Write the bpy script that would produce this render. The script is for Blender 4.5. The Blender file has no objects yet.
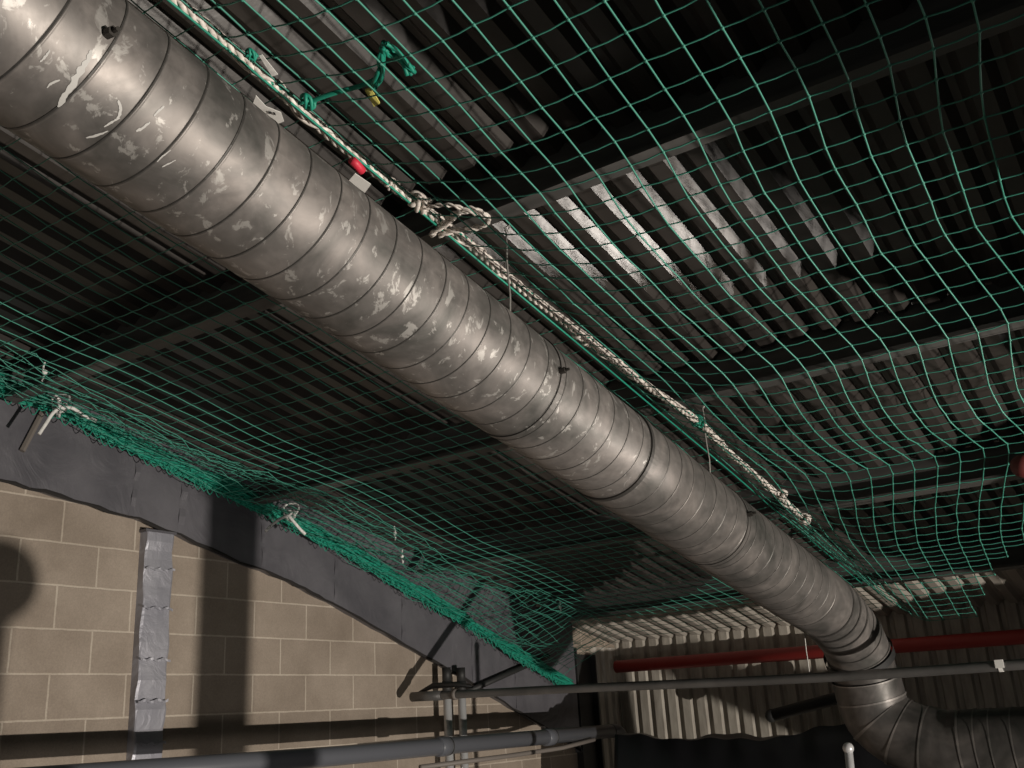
import bpy, math, random
from mathutils import Vector, Matrix
random.seed(7)
C = bpy.context.scene.collection
R = math.radians

# ---------------------------------------------------------------- camera, light, exposure
YAW, PITCH, ROLL, F = R(-33.21), R(18.60), R(-3.377), 996.0
def cam_rows():
    cy, sy = math.cos(YAW), math.sin(YAW)
    A = Matrix(((cy, -sy, 0), (sy, cy, 0), (0, 0, 1)))
    B = Matrix(((1, 0, 0), (0, 0, -1), (0, 1, 0)))
    cp, sp = math.cos(PITCH), math.sin(PITCH)
    P = Matrix(((1, 0, 0), (0, cp, sp), (0, -sp, cp)))
    cr, sr = math.cos(ROLL), math.sin(ROLL)
    Q = Matrix(((cr, -sr, 0), (sr, cr, 0), (0, 0, 1)))
    return Q @ P @ B @ A
M = cam_rows()
cam_d = bpy.data.cameras.new('camera'); cam = bpy.data.objects.new('camera', cam_d); C.objects.link(cam)
right, down, fwd = Vector(M[0]), Vector(M[1]), Vector(M[2])
m3 = Matrix((right, -down, -fwd)).transposed()
cam.matrix_world = m3.to_4x4()
cam_d.sensor_width = 36.0; cam_d.sensor_fit = 'HORIZONTAL'; cam_d.lens = F / 1024 * 36
cam_d.clip_start = 0.05; cam_d.clip_end = 100
sc = bpy.context.scene
sc.camera = cam

sc.view_settings.view_transform = 'Standard'
sc.view_settings.look = 'None'
sc.view_settings.gamma = 1.0
sc.view_settings.use_curve_mapping = False
sc.view_settings.exposure = 0.0

w = bpy.data.worlds.new('World'); sc.world = w; w.use_nodes = True
w.node_tree.nodes['Background'].inputs[0].default_value = (1.0, 0.97, 0.95, 1)
w.node_tree.nodes['Background'].inputs[1].default_value = 0.075

def spot(name, loc, target, energy, size, blend, radius, col):
    d = bpy.data.lights.new(name, 'SPOT'); o = bpy.data.objects.new(name, d); C.objects.link(o)
    o.location = loc
    o.rotation_euler = (Vector(target) - Vector(loc)).to_track_quat('-Z', 'Y').to_euler()
    d.energy = energy; d.spot_size = R(size); d.spot_blend = blend; d.shadow_soft_size = radius; d.color = col
    return o
LAMP = Vector((9.0, 2.35, -3.05))
spot('work_light', LAMP, (-4.6, 4.6, -2.1), 5800, 57, 0.25, 0.06, (1.0, 0.92, 0.82))
# second work light, low towards the eaves right of the view, shining back up at the duct and the roof over it
spot('eaves_work_light', (3.0, 8.0, -1.55), (-3.3, 2.3, 1.5), 950, 44, 0.9, 0.05, (1.0, 0.91, 0.82))

spot('added_fill', (4.0, -2.6, -2.6), (-4.9, 4.8, -0.1), 520, 34, 0.9, 0.5, (1.0, 0.93, 0.86))  # soft fill lamp added to lift the shaded parts of the block wall

# ---------------------------------------------------------------- geometry constants
TH = R(10.52); Z0 = 2.36
TT, CT, ST = math.tan(TH), math.cos(TH), math.sin(TH)
XW = -4.92          # block wall plane
YE = 9.10           # far (eaves) wall plane
FLOOR = -5.0
def sn(x, s, n):    # slope coordinates (s down the roof, n normal height) -> world
    return Vector((x, s * CT + n * ST, -s * ST + n * CT))
def roof_z(y): return Z0 - TT * y

# ---------------------------------------------------------------- helpers
class MB:
    def __init__(s): s.v = []; s.f = []
    def box(s, a, b, mat=None):
        x0, y0, z0 = a; x1, y1, z1 = b; n = len(s.v)
        P = [Vector(p) for p in ((x0,y0,z0),(x1,y0,z0),(x1,y1,z0),(x0,y1,z0),(x0,y0,z1),(x1,y0,z1),(x1,y1,z1),(x0,y1,z1))]
        if mat: P = [mat @ p for p in P]
        s.v += P
        s.f += [tuple(n+i for i in q) for q in ((0,3,2,1),(4,5,6,7),(0,1,5,4),(1,2,6,5),(2,3,7,6),(3,0,4,7))]
    def tube(s, pts, r, k=8, caps=True, ang=0.0):
        pts = [Vector(p) for p in pts]; n0 = len(s.v); N = len(pts)
        rr = r if isinstance(r, (list, tuple)) else [r] * N
        up = None
        for i, p in enumerate(pts):
            t = (pts[min(i+1, N-1)] - pts[max(i-1, 0)])
            if t.length < 1e-9: t = Vector((0, 0, 1))
            t.normalize()
            if up is None:
                up = t.orthogonal().normalized()
            up = (up - t * up.dot(t))
            if up.length < 1e-6: up = t.orthogonal()
            up.normalize(); bi = t.cross(up)
            for j in range(k):
                a = 2 * math.pi * j / k + ang
                s.v.append(p + (up * math.cos(a) + bi * math.sin(a)) * rr[i])
        for i in range(N - 1):
            for j in range(k):
                a = n0 + i*k + j; b = n0 + i*k + (j+1) % k
                s.f.append((a, b, b + k, a + k))
        if caps:
            s.f.append(tuple(n0 + j for j in reversed(range(k))))
            s.f.append(tuple(n0 + (N-1)*k + j for j in range(k)))
    def ball(s, c, r, k=6, rings=4, sc3=(1,1,1)):
        c = Vector(c); n0 = len(s.v)
        s.v.append(c + Vector((0,0,r*sc3[2])))
        for i in range(1, rings):
            th = math.pi * i / rings
            for j in range(k):
                a = 2*math.pi*j/k
                s.v.append(c + Vector((r*sc3[0]*math.sin(th)*math.cos(a), r*sc3[1]*math.sin(th)*math.sin(a), r*sc3[2]*math.cos(th))))
        s.v.append(c - Vector((0,0,r*sc3[2]))); last = len(s.v)-1
        for j in range(k):
            s.f.append((n0, n0+1+j, n0+1+(j+1)%k))
            s.f.append((last, last-k+(j+1)%k, last-k+j))
        for i in range(rings-2):
            for j in range(k):
                a = n0+1+i*k+j; b = n0+1+i*k+(j+1)%k
                s.f.append((a, a+k, b+k, b))
    def prism(s, poly, x0, x1):     # polygon in (y,z) extruded over x
        n = len(s.v); k = len(poly)
        for x in (x0, x1):
            for (y, z) in poly: s.v.append(Vector((x, y, z)))
        s.f.append(tuple(n + i for i in range(k))); s.f.append(tuple(n + k + i for i in reversed(range(k))))
        for i in range(k):
            j = (i+1) % k; s.f.append((n+j, n+i, n+k+i, n+k+j))
    def grid(s, fn, nu, nv):
        n = len(s.v)
        for i in range(nu):
            for j in range(nv): s.v.append(Vector(fn(i, j)))
        for i in range(nu-1):
            for j in range(nv-1):
                a = n + i*nv + j; s.f.append((a, a+1, a+nv+1, a+nv))
    def build(s, name, mat, parent=None, smooth=False, origin=None):
        o3 = Vector(origin) if origin is not None else Vector((0, 0, 0))
        if parent is not None: o3 = Vector(parent.location)
        me = bpy.data.meshes.new(name)
        me.from_pydata([tuple(v - o3) for v in s.v], [], s.f); me.update()
        if smooth:
            me.polygons.foreach_set('use_smooth', [True] * len(me.polygons))
        me.materials.append(mat)
        o = bpy.data.objects.new(name, me); C.objects.link(o)
        if parent is not None: o.parent = parent
        else: o.location = o3
        return o
def tag(o, label=None, cat=None, group=None, kind=None):
    if label: o['label'] = label
    if cat: o['category'] = cat
    if group: o['group'] = group
    if kind: o['kind'] = kind
    return o
def empty(name, loc):
    o = bpy.data.objects.new(name, None); C.objects.link(o); o.location = loc; o.empty_display_size = 0.1; return o
def smooth_path(pts, sub=6):
    P = [Vector(p) for p in pts]; out = []
    for i in range(len(P)-1):
        p0 = P[max(i-1,0)]; p1 = P[i]; p2 = P[i+1]; p3 = P[min(i+2,len(P)-1)]
        for k in range(sub):
            t = k/sub
            out.append(0.5*((2*p1)+(p2-p0)*t+(2*p0-5*p1+4*p2-p3)*t*t+(3*p1-p0-3*p2+p3)*t**3))
    out.append(P[-1]); return out

# ---------------------------------------------------------------- materials
def mat(name, col, rough=0.6, metal=0.0, spec=0.5):
    m = bpy.data.materials.new(name); m.use_nodes = True
    b = m.node_tree.nodes['Principled BSDF']
    b.inputs['Base Color'].default_value = (*col, 1); b.inputs['Roughness'].default_value = rough
    b.inputs['Metallic'].default_value = metal; b.inputs['Specular IOR Level'].default_value = spec
    return m
def nodes(m): return m.node_tree.nodes, m.node_tree.links, m.node_tree.nodes['Principled BSDF']
def noise(m, scale, detail=4, dist=0, mapping=None, rough=0.55):
    N, L, b = nodes(m)
    tc = N.new('ShaderNodeTexCoord'); nz = N.new('ShaderNodeTexNoise')
    nz.inputs['Scale'].default_value = scale; nz.inputs['Detail'].default_value = detail
    nz.inputs['Distortion'].default_value = dist; nz.inputs['Roughness'].default_value = rough
    if mapping:
        mp = N.new('ShaderNodeMapping'); mp.inputs['Scale'].default_value = mapping
        L.new(tc.outputs['Object'], mp.inputs['Vector']); L.new(mp.outputs[0], nz.inputs['Vector'])
    else: L.new(tc.outputs['Object'], nz.inputs['Vector'])
    return nz
def ramp(m, src, stops):
    N, L, b = nodes(m)
    r = N.new('ShaderNodeValToRGB'); e = r.color_ramp.elements
    while len(e) < len(stops): e.new(0.5)
    for el, (p, c) in zip(e, stops): el.position = p; el.color = (*c, 1)
    L.new(src, r.inputs[0]); return r
def mix(m, fac, a, b2):
    N, L, b = nodes(m)
    x = N.new('ShaderNodeMix'); x.data_type = 'RGBA'
    if isinstance(fac, float): x.inputs[0].default_value = fac
    else: L.new(fac, x.inputs[0])
    for v, i in ((a, 6), (b2, 7)):
        if isinstance(v, tuple): x.inputs[i].default_value = (*v, 1)
        else: L.new(v, x.inputs[i])
    return x.outputs[2]
def bump(m, src, strength, dist):
    N, L, b = nodes(m)
    bp = N.new('ShaderNodeBump'); bp.inputs['Strength'].default_value = strength; bp.inputs['Distance'].default_value = dist
    L.new(src, bp.inputs['Height']); L.new(bp.outputs[0], b.inputs['Normal']); return bp
def math_node(m, op, a, b2=None):
    N, L, b = nodes(m); x = N.new('ShaderNodeMath'); x.operation = op
    for i, v in enumerate((a, b2)):
        if v is None: continue
        if isinstance(v, (int, float)): x.inputs[i].default_value = v
        else: L.new(v, x.inputs[i])
    return x.outputs[0]

# block wall
def block_material():
    m = mat('painted_blockwork', (0.3, 0.25, 0.2), 0.85); N, L, b = nodes(m)
    tc = N.new('ShaderNodeTexCoord'); sp = N.new('ShaderNodeSeparateXYZ'); L.new(tc.outputs['Object'], sp.inputs[0])
    cb = N.new('ShaderNodeCombineXYZ')
    y = math_node(m, 'ADD', sp.outputs['Y'], -3.055 + 4.725); z = math_node(m, 'ADD', sp.outputs['Z'], -0.58 + 0.2245*30)
    L.new(y, cb.inputs[0]); L.new(z, cb.inputs[1])
    nzv = noise(m, 14, 2)
    dm = N.new('ShaderNodeVectorMath'); dm.operation = 'SCALE'; dm.inputs['Scale'].default_value = 0.006
    L.new(nzv.outputs['Color'], dm.inputs[0])
    ad = N.new('ShaderNodeVectorMath'); ad.operation = 'ADD'; L.new(cb.outputs[0], ad.inputs[0]); L.new(dm.outputs[0], ad.inputs[1])
    br = N.new('ShaderNodeTexBrick'); L.new(ad.outputs[0], br.inputs['Vector'])
    br.inputs['Scale'].default_value = 1.0; br.inputs['Brick Width'].default_value = 0.45; br.inputs['Row Height'].default_value = 0.2245
    br.inputs['Mortar Size'].default_value = 0.0065; br.inputs['Mortar Smooth'].default_value = 0.35; br.inputs['Bias'].default_value = 0.0
    br.offset = 0.5; br.offset_frequency = 2
    br.inputs['Color1'].default_value = (0.32, 0.268, 0.218, 1); br.inputs['Color2'].default_value = (0.275, 0.228, 0.184, 1)
    br.inputs['Mortar'].default_value = (0.47, 0.41, 0.34, 1)
    n1 = noise(m, 3.0, 5); r1 = ramp(m, n1.outputs[0], [(0.3, (0.78, 0.76, 0.74)), (0.7, (1.1, 1.1, 1.1))])
    n2 = noise(m, 120, 3); r2 = ramp(m, n2.outputs[0], [(0.3, (0.86, 0.86, 0.86)), (0.75, (1.08, 1.08, 1.08))])
    mm = N.new('ShaderNodeMix'); mm.data_type = 'RGBA'; mm.blend_type = 'MULTIPLY'; mm.inputs[0].default_value = 1
    L.new(br.outputs['Color'], mm.inputs[6]); L.new(r1.outputs[0], mm.inputs[7])
    m2 = N.new('ShaderNodeMix'); m2.data_type = 'RGBA'; m2.blend_type = 'MULTIPLY'; m2.inputs[0].default_value = 1
    L.new(mm.outputs[2], m2.inputs[6]); L.new(r2.outputs[0], m2.inputs[7]); L.new(m2.outputs[2], b.inputs['Base Color'])
    h = math_node(m, 'SUBTRACT', math_node(m, 'MULTIPLY', n2.outputs[0], 0.25), br.outputs['Fac'])
    bump(m, h, 0.5, 0.006)
    return m
M_block = block_material()

# roof sheet: grey brown lining side of the sheets, dusty, half gloss
M_roof = mat('roof_sheet_underside', (0.05, 0.045, 0.04), 0.32, 0.0, 0.55)
nz = noise(M_roof, 2.2, 6, 0.3, (3.0, 0.6, 1)); rp = ramp(M_roof, nz.outputs[0], [(0.3, (0.030, 0.0265, 0.0245)), (0.55, (0.042, 0.037, 0.034)), (0.75, (0.06, 0.054, 0.049))])
nodes(M_roof)[1].new(rp.outputs[0], nodes(M_roof)[2].inputs['Base Color'])
N_, L_, b_ = nodes(M_roof)
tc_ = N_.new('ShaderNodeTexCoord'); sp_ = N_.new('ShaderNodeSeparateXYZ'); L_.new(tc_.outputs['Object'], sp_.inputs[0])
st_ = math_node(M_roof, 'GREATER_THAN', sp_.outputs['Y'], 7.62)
L_.new(mix(M_roof, st_, rp.outputs[0], (0.36, 0.33, 0.29)), b_.inputs['Base Color'])   # lamplight on the last bay put into the sheet colour
nb = noise(M_roof, 30, 3); bump(M_roof, nb.outputs[0], 0.15, 0.004)

M_clad = mat('cream_wall_cladding', (0.40, 0.37, 0.32), 0.4, 0.0)
nz = noise(M_clad, 5, 5, 0, (4, 4, 0.8)); rp = ramp(M_clad, nz.outputs[0], [(0.3, (0.27, 0.245, 0.21)), (0.7, (0.46, 0.43, 0.375))])
nodes(M_clad)[1].new(rp.outputs[0], nodes(M_clad)[2].inputs['Base Color'])

# purlin steel
M_purlin = mat('dull_galvanised_purlin', (0.085, 0.083, 0.08), 0.5, 0.3)
nz = noise(M_purlin, 3, 5, 0, (0.6, 4, 4)); rp = ramp(M_purlin, nz.outputs[0], [(0.3, (0.06, 0.06, 0.058)), (0.7, (0.125, 0.12, 0.115))])
nodes(M_purlin)[1].new(rp.outputs[0], nodes(M_purlin)[2].inputs['Base Color'])

# duct steel with stains and pale splashes
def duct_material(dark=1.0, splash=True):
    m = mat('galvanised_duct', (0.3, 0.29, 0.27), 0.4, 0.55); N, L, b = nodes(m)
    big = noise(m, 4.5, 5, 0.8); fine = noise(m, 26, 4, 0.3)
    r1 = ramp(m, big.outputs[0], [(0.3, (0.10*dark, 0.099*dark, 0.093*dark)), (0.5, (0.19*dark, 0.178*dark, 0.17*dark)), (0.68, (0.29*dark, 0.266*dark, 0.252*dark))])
    r2 = ramp(m, fine.outputs[0], [(0.3, (0.9, 0.89, 0.88)), (0.7, (1.08, 1.07, 1.06))])
    mm = N.new('ShaderNodeMix'); mm.data_type = 'RGBA'; mm.blend_type = 'MULTIPLY'; mm.inputs[0].default_value = 1
    L.new(r1.outputs[0], mm.inputs[6]); L.new(r2.outputs[0], mm.inputs[7])
    out = mm.outputs[2]
    rr = ramp(m, fine.outputs[0], [(0.3, (0.46,)*3), (0.7, (0.58,)*3)]); rsrc = rr.outputs[0]
    if splash:
        tc = N.new('ShaderNodeTexCoord'); sp = N.new('ShaderNodeSeparateXYZ'); L.new(tc.outputs['Object'], sp.inputs[0])
        near = N.new('ShaderNodeMapRange'); near.inputs[1].default_value = 0.75; near.inputs[2].default_value = 1.7
        near.inputs[3].default_value = 1.0; near.inputs[4].default_value = 0.0; L.new(sp.outputs['Y'], near.inputs[0])
        st = noise(m, 22, 5, 0.5, (1.0, 1.0, 0.55), 0.65)
        thr = math_node(m, 'ADD', st.outputs[0], math_node(m, 'MULTIPLY', near.outputs[0], 0.15))
        rs = ramp(m, thr, [(0.73, (0, 0, 0)), (0.78, (1, 1, 1))])
        out = mix(m, math_node(m, 'MULTIPLY', rs.outputs[0], 0.6), out, (0.50, 0.485, 0.46))
    L.new(out, b.inputs['Base Color']); L.new(rsrc, b.inputs['Roughness'])
    bn = noise(m, 5, 2, 0.3); bump(m, bn.outputs[0], 0.2, 0.010)
    return m
M_duct = duct_material()
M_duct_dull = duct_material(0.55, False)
M_seam = mat('duct_seam_steel', (0.06, 0.057, 0.053), 0.5, 0.4)
M_band = mat('black_rubber_band', (0.02, 0.02, 0.02), 0.6)
M_bolt = mat('dark_bolt', (0.05, 0.045, 0.04), 0.5, 0.5)

# foil wrap on the steel frame
def foil(name, c0, c1, rough, metal, bs=0.6, scale=9):
    m = mat(name, c0, rough, metal); N, L, b = nodes(m)
    n1 = noise(m, scale, 6, 1.2); n2 = noise(m, 2.5, 4)
    r = ramp(m, n2.outputs[0], [(0.3, c0), (0.7, c1)]); L.new(r.outputs[0], b.inputs['Base Color'])
    bump(m, n1.outputs[0], bs, 0.02); return m
M_wrap = foil('grey_sheet_wrap', (0.085, 0.083, 0.095), (0.145, 0.141, 0.156), 0.42, 0.15, 0.6, 4)
M_silver = foil('silver_foil_wrap', (0.27, 0.27, 0.31), (0.42, 0.42, 0.46), 0.45, 0.3, 0.45, 9)
M_gap = mat('gap_shade_black', (0.015, 0.013, 0.012), 0.8)  # black for the shaded gap under the rafter wrap
M_rusty = mat('brown_bracket', (0.16, 0.14, 0.125), 0.6)
M_net = mat('green_polypropylene_cord', (0.055, 0.27, 0.20), 0.5)
M_netdark = mat('deep_green_cord', (0.012, 0.26, 0.175), 0.55)
def rope_mat(name, c0, c1):
    m = mat(name, c0, 0.8); nz = noise(m, 60, 3); r = ramp(m, nz.outputs[0], [(0.35, c0), (0.65, c1)])
    nodes(m)[1].new(r.outputs[0], nodes(m)[2].inputs['Base Color']); return m
M_rope = rope_mat('dusty_white_rope', (0.5, 0.44, 0.40), (0.85, 0.79, 0.73))
M_tie = rope_mat('white_tie_rope', (0.62, 0.61, 0.59), (0.80, 0.79, 0.76))
M_red = mat('red_tape', (0.62, 0.03, 0.06), 0.5)
M_redpaint = mat('red_oxide_paint', (0.36, 0.035, 0.03), 0.5)
M_redball = mat('dull_red_rubber', (0.13, 0.022, 0.02), 0.6)
M_label = mat('white_label', (0.75, 0.74, 0.71), 0.5)
M_ink = mat('black_print', (0.03, 0.03, 0.03), 0.6)
M_yellow = mat('yellow_tag', (0.66, 0.60, 0.16), 0.5)
M_tube = foil('galvanised_tube', (0.10, 0.098, 0.095), (0.17, 0.165, 0.16), 0.42, 0.5, 0.2, 12)
M_shiny = mat('bright_steel_tube', (0.62, 0.62, 0.63), 0.35, 0.3)
M_pvc = mat('grey_plastic_pipe', (0.10, 0.105, 0.12), 0.35, 0.0)
M_wire = mat('hanger_wire', (0.32, 0.31, 0.29), 0.5, 0.4)
M_black = mat('black_polythene', (0.012, 0.012, 0.014), 0.35)
M_floor = mat('concrete_floor', (0.10, 0.095, 0.09), 0.8)
nz = noise(M_floor, 1.5, 5); rp = ramp(M_floor, nz.outputs[0], [(0.3, (0.07, 0.067, 0.063)), (0.7, (0.13, 0.125, 0.118))])
nodes(M_floor)[1].new(rp.outputs[0], nodes(M_floor)[2].inputs['Base Color'])
M_dark = mat('black_steel', (0.02, 0.02, 0.02), 0.6)  # plain near-black colour for steel parts

# ---------------------------------------------------------------- the shell
b = MB(); b.box((XW - 0.2, -2.5, FLOOR), (12, YE + 0.2, FLOOR - 0.15) if False else (12, YE + 0.2, FLOOR))
b = MB(); b.box((XW - 0.2, -3.2, FLOOR - 0.15), (12.0, YE + 0.2, FLOOR))
tag(b.build('floor', M_floor), kind='structure')
# gable wall of blocks: top follows the roof
b = MB(); b.prism([(-3.2, FLOOR), (YE, FLOOR), (YE, roof_z(YE) - 0.02), (-3.2, roof_z(-3.2) - 0.02)], XW - 0.2, XW)
tag(b.build('wall_left', M_block), kind='structure')

PITCH_R = 0.147
def box_profile(x0, x1, depth, pitch, wt, wc):
    # trapezoid ribs: list of (x, h); h = 0 trough (near), depth = crest
    out = []; x = x0; sl = (pitch - wt - wc) / 2
    while x < x1:
        out += [(x, 0), (x + wt, 0), (x + wt + sl, depth), (x + wt + sl + wc, depth)]
        x += pitch
    out.append((x, 0)); return out
# roof sheets: ribs run down the slope, phase set so that rib faces fall where the photo shows them
prof = box_profile(-1.28 - PITCH_R * 30 + 0.02, 1.3, 0.036, PITCH_R, 0.060, 0.025)
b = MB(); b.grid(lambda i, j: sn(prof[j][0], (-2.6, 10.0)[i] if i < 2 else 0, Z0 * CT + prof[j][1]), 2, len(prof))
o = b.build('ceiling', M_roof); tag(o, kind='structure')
sol = o.modifiers.new('thick', 'SOLIDIFY'); sol.thickness = 0.003; sol.offset = 1
# far wall: vertical ribs
prof2 = box_profile(XW - 0.2, 12.0, 0.034, 0.147, 0.075, 0.038)
b = MB(); b.grid(lambda i, j: (prof2[j][0], YE + prof2[j][1], (FLOOR, roof_z(YE) + 0.04)[i]), 2, len(prof2))
o = b.build('wall_back', M_clad); tag(o, kind='structure')
sol = o.modifiers.new('thick', 'SOLIDIFY'); sol.thickness = 0.003; sol.offset = 1

# ---------------------------------------------------------------- purlins (zed sections)
def purlin(y, first):
    zt = roof_z(y) - 0.004; h = 0.20; x0, x1 = -4.74, 1.2
    t = empty('roof_purlin', (x0, y, zt))
    d = Vector((0, CT, -ST)); nn = Vector((0, ST, CT))
    base = Vector((0, y, zt)); t3 = 0.004
    def strip(a0, a1, b0, b1, name):
        q = MB(); P = []
        for x in (x0, x1):
            for (a, c) in ((a0, b0), (a1, b0), (a1, b1), (a0, b1)):
                P.append(Vector((x, 0, 0)) + base + d * a + nn * c)
        q.v = P; q.f = [(0,1,2,3),(7,6,5,4),(0,4,5,1),(1,5,6,2),(2,6,7,3),(3,7,4,0)]
        q.build(name, M_purlin, t)
    strip(0, t3, -h, 0.034, 'web')
    strip(-0.065, 0, -h, -h + t3, 'bottom_flange')
    strip(-0.065, -0.061, -h + t3, -h + 0.02, 'lip')
    strip(t3, 0.065, -0.004, 0, 'top_flange')
    return t
plabels = {
           2.66: 'dark steel roof purlin crossing behind the white rope knot with long loops',
           4.28: 'dark steel roof purlin crossing the ceiling behind the middle of the duct',
           5.90: 'dark steel roof purlin under which the right net drops steeply',
           7.50: 'dark steel roof purlin nearest the far wall, before the sheets coloured as lit'}
for yy in (2.66, 4.28, 5.90, 7.50):
    tag(purlin(yy, False), plabels[yy], 'purlin', 'roof purlins under the ribbed sheets')

# ---------------------------------------------------------------- rafter wrapped in grey sheet
XF = -4.86
SX = 4.86/4.70
top = [(-1.5, 2.36 + 0.279 - 0.21), (2.4, 1.705), (9.0, 0.47)]
low = [(a*SX, c*SX) for a, c in [(2.0, 1.345), (2.56, 1.262), (3.05, 1.205), (3.43, 1.152), (4.08, 1.0), (4.50, 0.91), (4.87, 0.80), (5.4, 0.62), (6.03, 0.41), (6.7, 0.175), (7.35, -0.06), (8.0, -0.29)]]
raf = empty('wrapped_rafter', (XF, 5.0, 1.0))
tag(raf, 'sloping steel rafter wrapped in creased grey sheet along the block wall', 'roof beam')
poly = [(-1.0, roof_z(-1.0) - 0.012), (8.2, roof_z(8.2) - 0.012), (8.2, -0.31)]
lowpts = []
for i in range(len(low)-1):
    for k in range(6):
        t = k/6; y = low[i][0]*(1-t)+low[i+1][0]*t; z = low[i][1]*(1-t)+low[i+1][1]*t
        lowpts.append((y, z + random.uniform(-0.006, 0.006)))
lowpts.append(low[-1])
poly = poly + list(reversed(lowpts)) + [(-1.0, 1.85)]
# body as a strip so the n-gon stays clean
b = MB(); b.prism(poly, XW + 0.002, XF); b.build('wrap', M_wrap, raf)
# overlapping wrap edges and stiffeners (raised bands following the sheet joints)
def low_z(y):
    for i in range(len(low)-1):
        if low[i][0] <= y <= low[i+1][0]:
            t = (y-low[i][0])/(low[i+1][0]-low[i][0]); return low[i][1]*(1-t)+low[i+1][1]*t
    return low[0][1]
for y, wd, lean in ((3.41, 0.03, 0.03), (3.74, 0.045, 0.02), (4.40, 0.03, -0.02), (5.05, 0.03, 0.01), (5.75, 0.035, 0.02), (6.6, 0.03, 0.02), (7.2, 0.03, 0.0)):
    b = MB(); zl = low_z(y) + 0.004; zh = zl + 0.40 + max(0, y-4.6)*0.1
    n = 8
    b.grid(lambda i, j: (XF + 0.004 + 0.006*math.sin(i*2.1+y), y + lean*i/n + (0, wd)[j] + 0.004*math.sin(i*3+y*5), zl + (zh-zl)*i/n), n+1, 2)
    o = b.build('wrap_joint', M_wrap, raf); m_ = o.modifiers.new('t', 'SOLIDIFY'); m_.thickness = 0.006
# black strip drawn for the shade in the ragged gap between rafter and blocks
gp = [(XW+0.06, y, z - 0.006 + random.uniform(-0.006, 0.004)) for (y, z) in lowpts]
gp2 = [(XF - 0.004, y, z - 0.004 + random.uniform(-0.007, 0.006)) for (y, z) in lowpts]
b = MB(); b.tube(gp2, [random.uniform(0.005, 0.013) for _ in gp2], 6); b.build('gap_shade', M_gap, raf)

# eaves column at the foot of the rafter
cc = empty('eaves_column', (XF, 8.4, FLOOR))
b = MB(); b.box((XW+0.005, 8.22, FLOOR), (XF+0.01, 8.24, roof_z(8.3)-0.22)); b.box((XW+0.005, 8.56, FLOOR), (XF+0.01, 8.58, roof_z(8.6)-0.22)); b.box((XW+0.005, 8.24, FLOOR), (XW+0.02, 8.58, roof_z(8.6)-0.22))
b.build('column_section', M_dark, cc)
tag(cc, 'black steel column in the corner where the wrapped rafter ends', 'column')

# ---------------------------------------------------------------- gable post in silver foil
gpst = empty('wrapped_post', (-4.9, 3.63, FLOOR))
tag(gpst, 'upright wall post wrapped in crinkled silver foil on the block wall', 'post')
b = MB(); NZ = 120
zt_ = 1.135
def post_pt(i, j):
    z = FLOOR + (zt_ - FLOOR) * i / NZ
    w_ = 0.004 * math.sin(i*1.7) + 0.003*math.sin(i*4.3)
    c = [(XW+0.001, 3.535), (XF-0.006, 3.535), (XF, 3.545), (XF+0.003, 3.63), (XF, 3.715), (XF-0.006, 3.725), (XW+0.001, 3.725)][j]
    return (c[0] + (w_ if 0 < j < 6 else 0), c[1] + 0.005*math.sin(i*0.9+j) * (1 if 0 < j < 6 else 0), z)
b.grid(post_pt, NZ+1, 7); b.build('foil_wrap', M_silver, gpst)
for z, h in ((0.92, 0.012), (0.70, 0.012), (0.42, 0.012), (0.20, 0.014), (-0.02, 0.012)):
    b = MB(); n = 12
    b.grid(lambda i, j: (XF + 0.012 + 0.002*math.sin(i*2+z*9), 3.532 + 0.196*i/n, z + (0, h)[j] + 0.006*math.sin(i*1.3+z*20)), n+1, 2)
    o = b.build('tape_band', M_silver, gpst); m_ = o.modifiers.new('t', 'SOLIDIFY'); m_.thickness = 0.005
b = MB(); b.box((XW+0.002, 3.525, 1.135), (XF+0.006, 3.735, 1.15)); b.build('head_plate', M_wrap, gpst)

# ---------------------------------------------------------------- the duct
XD, ND, RD = -1.73, 1.53, 0.185
duct = empty('ventilation_duct', sn(XD, 2.0, ND))
tag(duct, 'large round galvanised spiral duct running down the slope then turning right', 'ventilation duct')
SP = 0.108; K = 72
seam_off = 0.61
def helix_section(s0, s1, r, name):
    b = MB(); n0 = int(math.floor((s0 - seam_off)/SP)) - 1; n1 = int(math.ceil((s1 - seam_off)/SP))
    offs = [(-0.0012, 0), (0.0, 0), (0.001, -0.002), (0.0045, -0.002), (0.0055, 0.0008), (0.009, 0.0008), (0.0105, 0), (0.012, 0.0), (0.055, 0.0)]
    rows = []
    for k in range(n0, n1 + 1):
        for (o_, dr) in offs: rows.append((seam_off + k*SP + o_, dr))
    def pt(i, j):
        a = 2*math.pi*j/K; s_, dr = rows[i]; s_ = s_ + SP * (j/K)
        cl = min(max(s_, s0), s1)
        rr = r + (dr if cl == s_ else 0)
        return sn(XD + rr*math.cos(a), cl, ND + rr*math.sin(a))
    b.grid(pt, len(rows), K + 1)
    # drop collapsed faces
    b.f = [f for f in b.f if (b.v[f[0]]-b.v[f[3]]).length > 1e-5 or (b.v[f[1]]-b.v[f[2]]).length > 1e-5]
    o = b.build(name, M_duct, duct, smooth=True)
    return o
cuts = [-0.9, 2.43, 3.06, 3.98, 5.15]
for a_, c_ in zip(cuts[:-1], cuts[1:]): helix_section(a_ + 0.002, c_ - 0.002, RD, 'spiral_section')
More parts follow.
